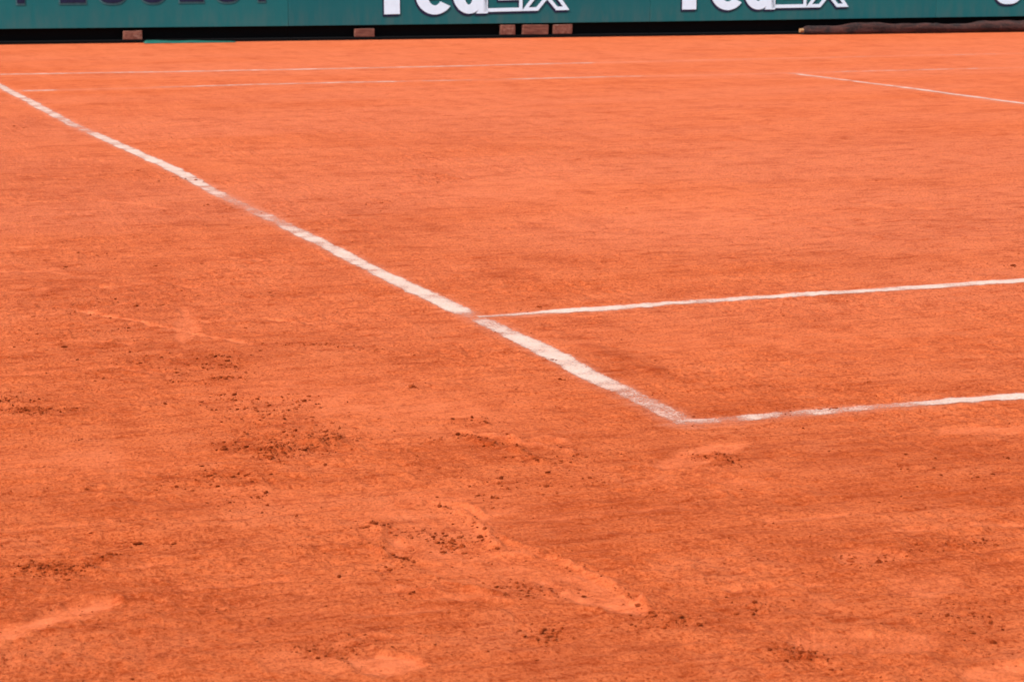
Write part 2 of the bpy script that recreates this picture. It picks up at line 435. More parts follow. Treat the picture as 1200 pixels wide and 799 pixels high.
# single larger clods, as seen
for x, y, s in [(433, 617, .008), (440, 616, .005), (570, 522, .007), (632, 742, .009), (640, 747, .007), (648, 745, .006), (660, 737, .008), (653, 739, .006), (516, 593, .008), (523, 595, .005),
                (577, 594, .006), (579, 584, .006), (352, 478, .006), (366, 489, .005), (194, 475, .006), (255, 464, .006), (262, 462, .006), (200, 566, .007), (245, 559, .006), (182, 576, .005),
                (156, 635, .007), (205, 636, .006), (286, 557, .006), (310, 535, .007), (336, 535, .006), (821, 731, .008), (453, 667, .006), (470, 656, .007), (478, 659, .006), (533, 633, .006),
                (540, 640, .006), (582, 643, .006), (527, 664, .006), (646, 422, .008), (656, 444, .006), (578, 389, .008), (482, 454, .007), (1018, 447, .007), (900, 453, .006), (1188, 312, .010),
                (447, 238, .008), (865, 502, .005), (940, 503, .005), (1183, 496, .006), (1182, 538, .006), (350, 604, .005), (285, 573, .006), (302, 601, .005), (93, 514, .005), (43, 482, .008), (32, 485, .007),
                (264, 443, .008), (255, 443, .007), (280, 444, .006), (75, 680, .005), (600, 514, .006), (590, 520, .005), (1158, 632, .006), (1112, 635, .006), (937, 764, .006), (926, 776, .006), (981, 785, .006)]:
    p = gp(x, y)
    for _ in range(1 + rng.integers(3)):
        CRUMB.append((p[0] + rng.normal(0, s * .8), p[1] + rng.normal(0, s * .8), s * rng.uniform(.55, 1.0)))

# ------------------------------------------------------------------ chalk lines
LINES = {
    'baseline': dict(w=0.068, pts=[(-60, 72), (0, 101), (91, 149), (193, 194), (260, 228.6), (318, 256.5), (400, 297), (470, 332), (556, 371.5), (620, 402), (680, 433.5), (720, 454), (765, 476), (803, 497)],
                     wear=[(-60, .9), (70, .8), (88, .75), (95, .45), (101, .75), (106, .5), (112, .85), (190, 1), (250, .8), (268, .56), (300, .6), (328, .62), (348, .85), (440, .95), (535, 1.0), (548, .7), (558, .4), (565, .75), (600, .95), (705, 1), (715, .75), (765, .68), (785, .65), (792, .5), (803, .5)],
                     label='chalk baseline running diagonally down the court to the near corner'),
    'doubles_sideline': dict(w=0.055, pts=[(792, 496.5), (850, 492.5), (900, 488.5), (1000, 479.5), (1100, 471.5), (1200, 463.8), (1400, 449)],
                             wear=[(792, .6), (805, .7), (838, .7), (848, .5), (862, .62), (880, .85), (930, .72), (955, .82), (985, .62), (1030, .58), (1068, .66), (1082, .98), (1400, 1)],
                             label='near chalk sideline meeting the baseline at the outer corner'),
    'singles_sideline': dict(w=0.055, pts=[(560, 371.5), (640, 366), (720, 361), (800, 355), (900, 348.5), (1000, 342), (1100, 335), (1200, 328), (1400, 315)],
                             wear=[(560, .85), (600, .85), (625, .85), (640, .9), (700, .95), (1400, 1)], taper=0.4,
                             label='second chalk sideline, starting halfway down the baseline'),
    'service_line': dict(w=0.060, pts=[(925, 86), (1000, 95.2), (1065, 103.7), (1130, 112.3), (1200, 121.7), (1400, 148)],
                         wear=[(925, .5), (940, .8), (1400, .9)], label='short diagonal chalk service line at the far right'),
    'far_singles_sideline': dict(w=0.065, pts=[(-100, 108), (14, 107), (60, 106), (180, 103), (280, 100), (400, 97), (580, 93.5), (760, 89.3), (928, 86), (1040, 83), (1150, 80.5), (1300, 77)],
                                 wear=[(-100, 0), (20, .1), (28, .85), (64, .8), (72, .15), (165, .25), (180, .6), (240, .75), (458, .75), (465, .55), (488, .4), (494, .7), (525, .7), (535, .4), (588, .45), (600, .75), (755, .78), (764, .1), (825, .1), (840, .35), (925, .35), (945, .2), (975, .3), (990, .6), (1145, .6), (1155, .1), (1188, .1), (1195, .5), (1300, .5)],
                                 label='broken faint far sideline that the service line meets'),
    'far_doubles_sideline': dict(w=0.080, pts=[(-200, 91.5), (0, 87.5), (200, 84.5), (400, 80.7), (550, 77.5), (700, 73.7), (850, 70.3), (1000, 67), (1167, 63.6), (1300, 61)],
                                 wear=[(-200, .75), (690, .72), (705, .3), (725, .2), (820, .2), (835, .4), (875, .35), (890, .1), (965, .15), (975, .45), (1015, .4), (1030, .1), (1095, .15), (1105, .5), (1165, .5), (1175, .1), (1300, .1)],
                                 label='farthest faint sideline, below the green boards'),
}


def resample(P, step):
    P = np.array(P); seg = np.hypot(*(P[1:] - P[:-1]).T); L = np.concatenate([[0], np.cumsum(seg)])
    n = int(L[-1] / step) + 2
    s = np.linspace(0, L[-1], n)
    return np.stack([np.interp(s, L, P[:, 0]), np.interp(s, L, P[:, 1])], 1), s / L[-1], L / L[-1]


for nm, Ln in LINES.items():                    # soften the clay and spread chalk dust along each line
    P = [gp(*q) for q in Ln['pts']]
    for a, b in zip(P[:-1], P[1:]):
        m = 0.2
        w = window(min(a[0], b[0]) - m, max(a[0], b[0]) + m, min(a[1], b[1]) - m, max(a[1], b[1]) + m)
        X, Y = GX[w], GY[w]; e = b - a; wx, wy = X - a[0], Y - a[1]
        t = np.clip((wx * e[0] + wy * e[1]) / (e @ e), 0, 1)
        d = np.hypot(wx - t * e[0], wy - t * e[1])
        CHALK[w] = np.maximum(CHALK[w], 0.5 * np.exp(-(d / (Ln['w'] * 0.75)) ** 4))
        Z[w] *= 1 - 0.7 * np.exp(-(d / (Ln['w'] * 0.6)) ** 4)

V = np.stack([GX.ravel(), GY.ravel(), Z.ravel()], 1)
idx = np.arange(NX * NY).reshape(NY, NX)
F = np.stack([idx[:-1, :-1].ravel(), idx[:-1, 1:].ravel(), idx[1:, 1:].ravel(), idx[1:, :-1].ravel()], 1)
me = mesh_np('clay_ground', V, F)
DUST = np.clip((GY + 0.7 * GX + 0.4) / 4.0, 0, 1) * np.clip(0.8 + 0.5 * vnoise(GX * 0.4, GY, 1.6, 55, 3), 0, 1)   # the far court is dry and dusty, the worn end near the baseline is not
attr(me, 'dust', DUST); attr(me, 'pale', PALE); attr(me, 'dark', DARK); attr(me, 'chalk', CHALK)
tag(link('clay_ground', me, M_CLAY), kind='structure', label='orange clay surface of the court with slide marks and crumbs', cat='ground')


def ground_z(x, y):
    x = np.asarray(x); y = np.asarray(y)
    i = np.clip(np.searchsorted(XS, x) - 1, 0, NX - 2); j = np.clip(np.searchsorted(YS, y) - 1, 0, NY - 2)
    a = (x - XS[i]) / (XS[i + 1] - XS[i]); b = (y - YS[j]) / (YS[j + 1] - YS[j])
    return (Z[j, i] * (1 - a) + Z[j, i + 1] * a) * (1 - b) + (Z[j + 1, i] * (1 - a) + Z[j + 1, i + 1] * a) * b


# chalk material: worn, dusty; where it has worn away the clay below shows
k = N('chalk')
p = k.pos()
ex = k.node('ShaderNodeNewGeometry')
w_at, e_at = k.attr('wear'), k.attr('edge')
na = k.noise(p, 140, 4, 0.7)
nb = k.noise(p, 14, 4, 0.6)
nc = k.noise(p, 260, 3, 0.6)
thr = k.math('ADD', k.math('MULTIPLY', na, 0.5), k.math('ADD', k.math('MULTIPLY', nb, 0.28), k.math('MULTIPLY', nc, 0.22)))
thr = k.math('ADD', k.math('MULTIPLY', k.math('SUBTRACT', thr, 0.5), 1.45), 0.5)
thr = k.math('ADD', thr, k.math('MULTIPLY', k.math('SUBTRACT', k.noise(p, 5.5, 3, 0.6), 0.5), 0.5))
sig = k.math('SUBTRACT', k.math('ADD', k.math('MULTIPLY', w_at, 0.43), 0.10), k.math('MULTIPLY', k.math('POWER', e_at, 5.0), 0.34))
alpha = k.ramp(k.math('SUBTRACT', sig, k.math('SUBTRACT', thr, 0.14)), -0.12, 0.18)
cc = k.mix(k.ramp(na, 0.3, 0.62), C(0.50, 0.250, 0.165), C(0.545, 0.405, 0.325))
cc = k.mix(k.ramp(w_at, 0.95, 0.35, 0, 0.55), cc, CLAY_CHALKY)
cc = k.mix(k.ramp(nc, 0.36, 0.22, 0, 0.5), cc, CLAY_MID)
k.base(cc); k.set(Roughness=0.9); k.l.new(alpha, k.b.inputs['Alpha'])
k.l.new(k.bump(k.math('ADD', na, k.math('MULTIPLY', nc, 0.5)), 0.25, 0.002), k.b.inputs['Normal'])
M_CHALK = k.m

for nm, Ln in LINES.items():
    P = [gp(*q) for q in Ln['pts']]
    near_line = nm in ('baseline', 'doubles_sideline', 'singles_sideline')
    S, s, Lk = resample(P, 0.006 if near_line else 0.02)
    pxs = np.interp(s, Lk, [q[0] for q in Ln['pts']])
    wear = np.interp(pxs, [q[0] for q in Ln['wear']], [q[1] for q in Ln['wear']])
    tan = np.gradient(S, axis=0); tan /= np.hypot(*tan.T)[:, None]
    nor = np.stack([-tan[:, 1], tan[:, 0]], 1)
    wob = 0.006 * vnoise(S[:, 0], S[:, 1], 1.7, 81, 2)[:, None]
    S = S + nor * wob
    wid = np.full(len(S), Ln['w']) * (1 + 0.10 * vnoise(S[:, 0], S[:, 1], 6, 91, 2))
    if 'taper' in Ln:
        wid *= np.interp(pxs, [556, 630, 650], [0.5, 0.62, 1.0])
    K = 11 if near_line else 5
    q = np.linspace(-1, 1, K)
    X = S[:, 0:1] + nor[:, 0:1] * q * wid[:, None] * 0.56
    Y = S[:, 1:2] + nor[:, 1:2] * q * wid[:, None] * 0.56
    zz = ground_z(X, Y) + 0.0012
    V = np.stack([X.ravel(), Y.ravel(), zz.ravel()], 1)
    n = len(S); ix = np.arange(n * K).reshape(n, K)
    F = np.stack([ix[:-1, :-1].ravel(), ix[1:, :-1].ravel(), ix[1:, 1:].ravel(), ix[:-1, 1:].ravel()], 1)
    if np.cross(V[F[0, 1]] - V[F[0, 0]], V[F[0, 2]] - V[F[0, 0]])[2] < 0: F = F[:, ::-1]
    me = mesh_np(nm, V, F)
    attr(me, 'wear', np.repeat(wear, K)); attr(me, 'edge', np.tile(np.abs(q), n))
    tag(link(nm, me, M_CHALK), kind='structure', label=Ln['label'], cat='court line')

# ------------------------------------------------------------------ loose crumbs of clay
for _ in range(2600):                           # thin scatter over the near court
    px, py = rng.uniform(-40, 1240), 110 + 700 * rng.random() ** 0.7
    p = gp(px, py)
    dist = math.hypot(p[0] - CX, p[1] - CY)
    CRUMB.append((p[0], p[1], 0.0016 * rng.lognormal(0, 0.35) * (0.7 + dist / 14)))
for (x, y, q) in list(CRUMB[:-2600]):             # finer grit broken off around each larger crumb
    for _ in range(4):
        CRUMB.append((x + rng.normal(0, .022), y + rng.normal(0, .022), q * rng.uniform(.18, .5)))
base = np.array([(0, 0, 1), (.894, 0, .447), (.276, .851, .447), (-.724, .526, .447), (-.724, -.526, .447), (.276, -.851, .447),
                 (.724, .526, -.447), (-.276, .851, -.447), (-.894, 0, -.447), (-.276, -.851, -.447), (.724, -.526, -.447), (0, 0, -1)])
tri = np.array([(0, 1, 2), (0, 2, 3), (0, 3, 4), (0, 4, 5), (0, 5, 1), (1, 6, 2), (2, 7, 3), (3, 8, 4), (4, 9, 5), (5, 10, 1),
                (6, 7, 2), (7, 8, 3), (8, 9, 4), (9, 10, 5), (10, 6, 1), (11, 7, 6), (11, 8, 7), (11, 9, 8), (11, 10, 9), (11, 6, 10)])
A = np.array(CRUMB)
nC = len(A)
gz = ground_z(A[:, 0], A[:, 1])
jit = 1 + rng.uniform(-.32, .32, (nC, 12, 1))
sc = rng.uniform(.5, 1.3, (nC, 1, 3)) * np.array([1.5, 1.0, .62])
B = base[None] * jit * sc
th = rng.normal(0.1, 0.6, nC); ct, st = np.cos(th)[:, None], np.sin(th)[:, None]
BX = B[:, :, 0] * ct - B[:, :, 1] * st; BY = B[:, :, 0] * st + B[:, :, 1] * ct
A[:, 2] = np.minimum(A[:, 2] * 0.72, 0.0055)
V = np.stack([BX, BY, B[:, :, 2]], 2) * A[:, 2][:, None, None]
V[:, :, 0] += A[:, 0:1]; V[:, :, 1] += A[:, 1:2]; V[:, :, 2] += (gz + A[:, 2] * 0.35)[:, None]
F = (tri[None] + 12 * np.arange(nC)[:, None, None]).reshape(-1, 3)
k = N('crumb_clay_shaded')
c, n2, n3, n4 = clay_nodes(k, False)
rnd = k.noise(k.pos(), 40, 1)
k.base(k.mix(k.ramp(rnd, 0.35, 0.65, 0.55, 1.0), c, C(0.13, 0.020, 0.005))); k.set(Roughness=1.0)  # dark mix paints the shadowed near sides into the crumb colour
k.b.inputs['Specular IOR Level'].default_value = 0.0
k.l.new(k.bump(n3, 0.6, 0.003), k.b.inputs['Normal'])
tag(link('clay_crumbs', mesh_np('clay_crumbs', V.reshape(-1, 3), F, False), k.m), kind='stuff',
    label='loose crumbs of clay, darkened for their shaded sides, scattered over the court', cat='clay crumbs')

# ------------------------------------------------------------------ the wall of boards
A0, B0 = gp(0, 52.8), gp(1200, 37.2)            # front foot of the black sill added for the ground shadow
UW = (B0 - A0) / np.hypot(*(B0 - A0))           # along the wall, to the right
NW = np.array([-UW[1], UW[0]])                  # away from the court
if NW[1] < 0: NW = -NW


def wall_uv(px, py, off=0.0):
    """photo point -> (distance along wall, height) on the plane `off` metres nearer than the plank"""
    o = np.array([A0[0] - NW[0] * off, A0[1] - NW[1] * off, 0.0])
    n = np.array([NW[0], NW[1], 0.0]); d = ray(px, py)
    t = ((o - CAM) @ n) / (d @ n); p = CAM + d * t
    return float((p[:2] - o[:2]) @ UW), float(p[2])


def W3(u, v, off=0.0):                           # wall coordinates -> world
    return Vector((A0[0] + UW[0] * u - NW[0] * off, A0[1] + UW[1] * u - NW[1] * off, v))


WROT = math.atan2(UW[1], UW[0])


def empty(name, u, off=0.0, v=0.0):
    o = D.objects.new(name, None); col.objects.link(o)
    o.location = W3(u, v, off); o.rotation_euler = (0, 0, WROT)
    return o


def box_bm(bm, x0, x1, y0, y1, z0, z1, bevel=0.0, jitter=0.0):
    r = bmesh.ops.create_cube(bm, size=1)
    vs = r['verts']
    for v in vs:
        v.co = Vector((x0 + (v.co.x + .5) * (x1 - x0), y0 + (v.co.y + .5) * (y1 - y0), z0 + (v.co.z + .5) * (z1 - z0)))
        if jitter: v.co += Vector([random.uniform(-jitter, jitter) for _ in range(3)])
    if bevel:
        es = list({e for v in vs for e in v.link_edges})
        bmesh.ops.bevel(bm, geom=es, offset=bevel, segments=2, affect='EDGES', profile=0.5)


def box(name, x0, x1, y0, y1, z0, z1, mat, parent=None, bevel=0.003, jitter=0.0):
    bm = bmesh.new(); box_bm(bm, x0, x1, y0, y1, z0, z1, bevel, jitter)
    me = D.meshes.new(name); bm.to_mesh(me); bm.free()
    return link(name, me, mat, parent)


# materials of the wall
def board_mat(name, colr):
    k = N(name)
    p = k.pos()
    n1 = k.noise(p, 1.6, 4, 0.6); n2 = k.noise(k.mapping(p, (1, 1, .25)), 14, 4, 0.6)
    sep = k.node('ShaderNodeSeparateXYZ'); k.l.new(p, sep.inputs[0])
    c = k.mix(k.ramp(n1, .3, .7, 0, .5), colr, C(colr[0] * 1.35, colr[1] * 1.15, colr[2] * 1.12))
    dust = k.math('MULTIPLY', k.ramp(sep.outputs[2], .42, .12), k.ramp(n2, .35, .75, .02, .12))   # clay dust thrown up against the lower edge
    c = k.mix(dust, c, C(.22, .12, .085))
    k.base(c); k.set(Roughness=0.55)
    k.b.inputs['Specular IOR Level'].default_value = 0.2
    k.l.new(k.bump(n2, 0.15, 0.01), k.b.inputs['Normal'])
    return k.m


TEALS = [board_mat('board_green', C(.0025, .100, .108)), board_mat('board_green_faded', C(.0035, .106, .113)), board_mat('board_green_deep', C(.0025, .094, .104))]


def flat_mat(name, c, rough=.6, var=0.15):
    k = N(name); n = k.noise(k.pos(), 25, 4, .6)
    k.base(k.mix(k.ramp(n, .3, .7), C(*[x * (1 - var) for x in c[:3]]), C(*[min(x * (1 + var), .95) for x in c[:3]])))
    k.set(Roughness=rough)
    k.b.inputs['Specular IOR Level'].default_value = 0.15
    k.l.new(k.bump(n, 0.2, 0.004), k.b.inputs['Normal'])
    return k.m


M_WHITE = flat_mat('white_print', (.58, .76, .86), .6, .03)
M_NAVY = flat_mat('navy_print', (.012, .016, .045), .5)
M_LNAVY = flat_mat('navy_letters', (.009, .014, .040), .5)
M_EDGE = flat_mat('grey_letter_edge', (.040, .115, .130), .5)
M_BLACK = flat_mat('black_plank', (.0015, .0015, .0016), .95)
M_STEEL = flat_mat('galvanised_steel', (.32, .33, .33), .45)


def curve_mesh(splines, extrude):
    cu = D.curves.new('glyph', 'CURVE'); cu.dimensions = '2D'; cu.fill_mode = 'BOTH'; cu.extrude = extrude
    for pts in splines:
        sp = cu.splines.new('POLY'); sp.points.add(len(pts) - 1)
        for q, (x, y) in zip(sp.points, pts): q.co = (x, y, 0, 1)
        sp.use_cyclic_u = True
    o = D.objects.new('glyph', cu); col.objects.link(o)
    dg = bpy.context.evaluated_depsgraph_get()
    me = D.meshes.new_from_object(o.evaluated_get(dg))
    D.objects.remove(o); D.curves.remove(cu)
    return me


def arc(cx, cy, rx, ry, a0, a1, n=28, e=1.0):
    out = []
    for i in range(n + 1):
        a = math.radians(a0 + (a1 - a0) * i / n)
        ca, sa = math.cos(a), math.sin(a)
        out.append((cx + rx * math.copysign(abs(ca) ** e, ca), cy + ry * math.copysign(abs(sa) ** e, sa)))
    return out


def g_E(w, h, t, s):   # t stroke of the arms, s stem
    m = h / 2
    return [[(0, 0), (w, 0), (w, t), (s, t), (s, m - t / 2), (w * .93, m - t / 2), (w * .93, m + t / 2), (s, m + t / 2), (s, h - t), (w, h - t), (w, h), (0, h)]]


def g_F(w, h, t, s):
    m = h * .52
    return [[(0, 0), (s, 0), (s, m - t / 2), (w * .9, m - t / 2), (w * .9, m + t / 2), (s, m + t / 2), (s, h - t), (w, h - t), (w, h), (0, h)]]


def g_U(w, h, t, s):
    return [[(0, h)] + arc(w / 2, h * .32, w / 2, h * .34, 180, 360, 24, .8) + [(w, h), (w - s, h)] + arc(w / 2, h * .32, w / 2 - s, h * .34 - t, 360, 180, 24, .8) + [(s, h)]]


def g_O(w, h, t, s):
    return [arc(w / 2, h / 2, w / 2, h / 2 + h * .02, 0, 354, 50, .75), arc(w / 2, h / 2, w / 2 - s, h / 2 - t, 0, 354, 50, .75)]


def g_G(w, h, t, s):
    return [arc(w / 2, h / 2, w / 2, h / 2 + h * .02, 35, 335, 44, .8) + [(w, h * .55), (w * .52, h * .55), (w * .52, h * .40), (w - s, h * .40)] + arc(w / 2, h / 2, w / 2 - s, h / 2 - t, 325, 40, 40, .8)]


def g_P(w, h, t, s):
    r = h * .30
    return [[(0, 0), (s, 0), (s, h - 2 * r)] + arc(w - r, h - r, r, r, -90, 90, 16) + [(0, h)],
            [(s, h - 2 * r + t)] + arc(w - r, h - r, r - t, r - t, -90, 90, 12) + [(s, h - t)]]


def g_T(w, h, t, s):
    return [[(w / 2 - s / 2, 0), (w / 2 + s / 2, 0), (w / 2 + s / 2, h - t), (w, h - t), (w, h), (0, h), (0, h - t), (w / 2 - s / 2, h - t)]]


def g_e(w, h, t, s):
    return [[(w, h * .42)] + arc(w / 2, h / 2, w / 2, h / 2, 0, 322, 40) + arc(w / 2, h / 2, w / 2 - s, h / 2 - t, 318, 200, 16) + [(s, h * .40)],
            arc(w / 2, h * .58, w / 2 - s, h * .22, 0, 180, 16)]


def g_d(w, h, t, s, asc):
    return [arc(w * .47, h / 2, w * .47, h / 2, 305, 55, 34)[::1] + [(w - s, asc), (w, asc), (w, 0), (w - s, 0)],
            arc(w * .46, h / 2, w * .47 - s, h / 2 - t, 0, 350, 30)]


def inset(poly, d):
    """parallel inner outline of a closed polygon (vertices counter-clockwise)"""
    area = sum(a[0] * b[1] - b[0] * a[1] for a, b in zip(poly, poly[1:] + poly[:1]))
    P = poly if area > 0 else poly[::-1]
    out = []; n = len(P)
    for i in range(n):
        a, b, c = Vector(P[i - 1]), Vector(P[i]), Vector(P[(i + 1) % n])
        e1, e2 = (b - a).normalized(), (c - b).normalized()
        n1, n2 = Vector((-e1.y, e1.x)), Vector((-e2.y, e2.x))
        m = n1 + n2; L = max(m.dot(n1), .35)
        out.append(tuple(b + m * (d / L)))
    return out


def g_xo(w, h):
    P = [(0, 0), (w * .34, 0), (w * .53, h * .27), (w * .72, 0), (w, 0), (w * .70, h * .5), (w * .97, h), (w * .66, h), (w * .50, h * .74), (w * .32, h), (0, h), (w * .33, h * .5)]
    return [P, inset(P, h * .085)]


def g_Eo(w, h):
    P = g_E(w, h, h * .26, w * .46)[0]
    return [P, inset(P, h * .062)]


BOARD_OFF = -0.010
bot = [wall_uv(x, y, BOARD_OFF) for x, y in ((0, 34.3), (400, 30.3), (700, 26.6), (980, 23.3), (1200, 18.8))]
BU = [b[0] for b in bot]; BV = [b[1] for b in bot]
print('bottom', bot)
TOPZ = 1.02


def bz(u): return float(np.interp(u, BU, BV))


seams = [wall_uv(x, 20, BOARD_OFF)[0] for x in (338, 762, 1097)]
edges = [seams[0] - 6.4, seams[0] - 3.2] + seams + [seams[2] + 3.0, seams[2] + 6.0]
labels = ['', 'green board with dark navy block letters', 'left of the two green boards with large white solid-and-outlined letters',
          'right of the two green boards with large white solid-and-outlined letters', 'green board with a white round letter over the rolled cover', 'green advertising board right of the picture edge']
# (the board left of the edge and the one right of it stay outside the frame and are not built)
built = {}
for i in range(1, 5):
    u0_, u1_ = edges[i], edges[i + 1]
    t = empty('advertising_board', u0_, BOARD_OFF)
    tag(t, labels[i], 'advertising board', 'green advertising boards along the back of the court')
    L = u1_ - u0_
    bm = bmesh.new()
    g = .0012
    z0, z1 = bz(u0_), bz(u1_)
    pr = [(g, z0), (L - g, z1), (L - g, TOPZ), (g, TOPZ)]
    if u0_ < bot[0][0] or i == 1: pr[0] = (g, z0)
    vf = [bm.verts.new((x, 0, z)) for x, z in pr]; vb = [bm.verts.new((x, .028, z)) for x, z in pr]
    bm.faces.new(vf); bm.faces.new(vb[::-1])
    for a in range(4):
        b = (a + 1) % 4; bm.faces.new((vf[b], vf[a], vb[a], vb[b]))
    bmesh.ops.recalc_face_normals(bm, faces=bm.faces)
    bmesh.ops.bevel(bm, geom=list(bm.edges), offset=.0025, segments=1, affect='EDGES')
    me = D.meshes.new('panel'); bm.to_mesh(me); bm.free()
    link('panel', me, TEALS[i % 3], t)
    box('top_rail', g, L - g, -.012, .045, TOPZ + .002, TOPZ + .04, M_STEEL, t, .004)
    for x in (.25, L - .25):                      # steel props behind the board
        bm = bmesh.new()
        box_bm(bm, x - .02, x + .02, .105, .145, .0, TOPZ - .012)
        for hz in (.45, .85): box_bm(bm, x - .018, x + .018, .030, .103, hz, hz + .04)
        box_bm(bm, x - .02, x + .02, .147, .60, .0, .035)
        r = bmesh.ops.create_cube(bm, size=1)
        for v in r['verts']:
            s_ = v.co.z + .5
            v.co = Vector((x + v.co.x * .03, .165 + (1 - s_) * .37 + v.co.y * .03, .04 + s_ * .62))
        me = D.meshes.new('prop'); bm.to_mesh(me); bm.free()
        link('prop', me, M_STEEL, t)
    built[i] = (t, u0_)

# lettering: placed by its measured baseline, each letter a part of its board


def put_glyph(board, me_splines, org, ang, mat, name, dy, shadow=None, thick=.0012):
    t, ub = board
    me = curve_mesh(me_splines, thick)
    o = link(name, me, mat, t)
    o.location = (org[0] - ub, -dy, org[1]); o.rotation_euler = (math.pi / 2, ang, 0)
    o.rotation_mode = 'XYZ'
    return o


def logo(board, x_l, y_l, x_r, y_r):
    a = np.array(wall_uv(x_l, y_l, BOARD_OFF)); b = np.array(wall_uv(x_r, y_r, BOARD_OFF))
    e = b - a; Wd = np.hypot(*e); ang = math.atan2(e[1], e[0]); sc = Wd / 217.0
    H, xh = 64 * sc, 46 * sc
    ca, sa = math.cos(ang), math.sin(ang)
    items = [('F', g_F(40 * sc, H, 13 * sc, 18 * sc), 0), ('e', g_e(45 * sc, xh, 10 * sc, 14 * sc), 36),
             ('d', g_d(41 * sc, xh, 10 * sc, 14 * sc, H), 79), ('E', g_Eo(46 * sc, H), 115), ('x', g_xo(57 * sc, xh), 160)]
    for ch, sp, off in items:
        lo = -1.5 * sc if ch in 'ed' else 0
        ox, oy = a[0] + ca * off * sc - sa * lo, a[1] + sa * off * sc + ca * lo
        # dark offset print behind the white letter
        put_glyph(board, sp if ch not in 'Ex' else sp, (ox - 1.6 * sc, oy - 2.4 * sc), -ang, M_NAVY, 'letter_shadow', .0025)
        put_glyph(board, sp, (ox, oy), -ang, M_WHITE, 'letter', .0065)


logo(built[2], 450, 17.2, 667, 12.0)
logo(built[3], 799, 11.6, 994, 8.4)
# navy block lettering on the left board
a = np.array(wall_uv(20, 4.3, BOARD_OFF)); b = np.array(wall_uv(318, 1.2, BOARD_OFF)); e = b - a
ang = math.atan2(e[1], e[0]); sc = np.hypot(*e) / 298.0; ca, sa = math.cos(ang), math.sin(ang)
for ch, fn, off, w in [('P', g_P, 0, 30), ('E', g_E, 49, 29), ('U', g_U, 93, 32), ('G', g_G, 140, 33), ('E', g_E, 188, 28), ('O', g_O, 229, 32), ('T', g_T, 271, 30)]:
    ox, oy = a[0] + ca * off * sc, a[1] + sa * off * sc
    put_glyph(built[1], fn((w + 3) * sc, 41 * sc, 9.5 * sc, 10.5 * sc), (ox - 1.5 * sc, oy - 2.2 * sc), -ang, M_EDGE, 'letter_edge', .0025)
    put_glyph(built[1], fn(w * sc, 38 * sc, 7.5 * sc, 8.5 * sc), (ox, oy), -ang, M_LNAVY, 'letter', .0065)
# round white letter at the right
a = np.array(wall_uv(1163, 4.4, BOARD_OFF)); b = np.array(wall_uv(1197, 3.9, BOARD_OFF)); e = b - a; sc = np.hypot(*e) / 34
ang = math.atan2(e[1], e[0])
sp = g_O(36 * sc, 46 * sc, 10 * sc, 11 * sc)
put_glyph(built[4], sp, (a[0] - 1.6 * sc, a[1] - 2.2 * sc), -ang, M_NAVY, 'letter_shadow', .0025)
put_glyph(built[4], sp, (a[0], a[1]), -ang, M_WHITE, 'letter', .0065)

# black base planks in the shade under the boards
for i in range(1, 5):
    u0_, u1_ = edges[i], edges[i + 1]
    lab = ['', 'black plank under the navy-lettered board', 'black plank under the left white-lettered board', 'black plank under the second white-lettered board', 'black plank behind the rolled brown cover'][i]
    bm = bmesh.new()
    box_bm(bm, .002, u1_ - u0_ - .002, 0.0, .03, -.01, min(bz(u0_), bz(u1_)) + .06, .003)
    box_bm(bm, .002, u1_ - u0_ - .002, -.074, -.002, -.01, .026, .003)      # low black sill added in place of the ground shadow, blocks stand on it
    me = D.meshes.new('base_plank_with_shadow_sill'); bm.to_mesh(me); bm.free()
    t = link('base_plank_with_shadow_sill', me, M_BLACK)
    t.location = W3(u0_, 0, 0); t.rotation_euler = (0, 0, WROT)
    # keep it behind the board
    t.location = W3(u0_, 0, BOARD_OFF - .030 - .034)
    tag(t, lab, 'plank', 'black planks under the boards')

# dusty blocks that prop the boards
k = N('dusty_brick')
p = k.pos(); n = k.noise(p, 30, 4, .6); n_ = k.noise(k.mapping(p, (1, 1, 3)), 18, 4, .6, .5)
cb = k.mix(k.ramp(n, .35, .65), C(.11, .030, .016), C(.19, .072, .044))
cb = k.mix(k.ramp(n_, .56, .7, 0, .8), cb, C(.30, .18, .13))
k.base(cb); k.set(Roughness=.9); k.l.new(k.bump(n, .5, .01), k.b.inputs['Normal'])
M_BRICK = k.m
k = N('dusty_wood'); p = k.pos(); n = k.noise(k.mapping(p, (1, 1, 6)), 12, 5, .6)
k.base(k.mix(k.ramp(n, .35, .7), C(.10, .028, .015), C(.18, .066, .04))); k.set(Roughness=.9)
k.l.new(k.bump(n, .5, .008), k.b.inputs['Normal'])
M_WOOD = k.m
blocks = [(145, 167, 35.5, 49.2, M_BRICK, 'pale-streaked reddish block under the navy-lettered board, beside the green sheet'),
          (416, 439, 33.0, 43.2, M_WOOD, 'small reddish block standing alone left of the white lettering'),
          (587, 604, 28.8, 41.0, M_BRICK, 'narrow pale block, leftmost of the three set close together'),
          (613, 643, 28.5, 40.5, M_WOOD, 'wide brown block, middle one of the three set close together'),
          (649, 671, 28.2, 40.0, M_BRICK, 'brown block with a dark streak, rightmost of the three set close together')]
for x0, x1, y0, y1, mt, lab in blocks:
    off = BOARD_OFF + .006
    ua, va = wall_uv(x0, y1, off); ub_, vb_ = wall_uv(x1, y0, off)
    t = None
    lab_ = (lab, 'block', 'blocks propping up the boards')
    w = ub_ - ua
    top = vb_ - .006
    lowz = .027
    bm = bmesh.new(); box_bm(bm, 0, w, 0, .05, lowz, top, .006, .003)
    bmesh.ops.subdivide_edges(bm, edges=bm.edges[:], cuts=1)
    me = D.meshes.new('prop_block'); bm.to_mesh(me); bm.free()
    t = link('prop_block', me, mt); t.location = W3(ua, 0, off); t.rotation_euler = (0, 0, WROT)
    tag(t, *lab_)

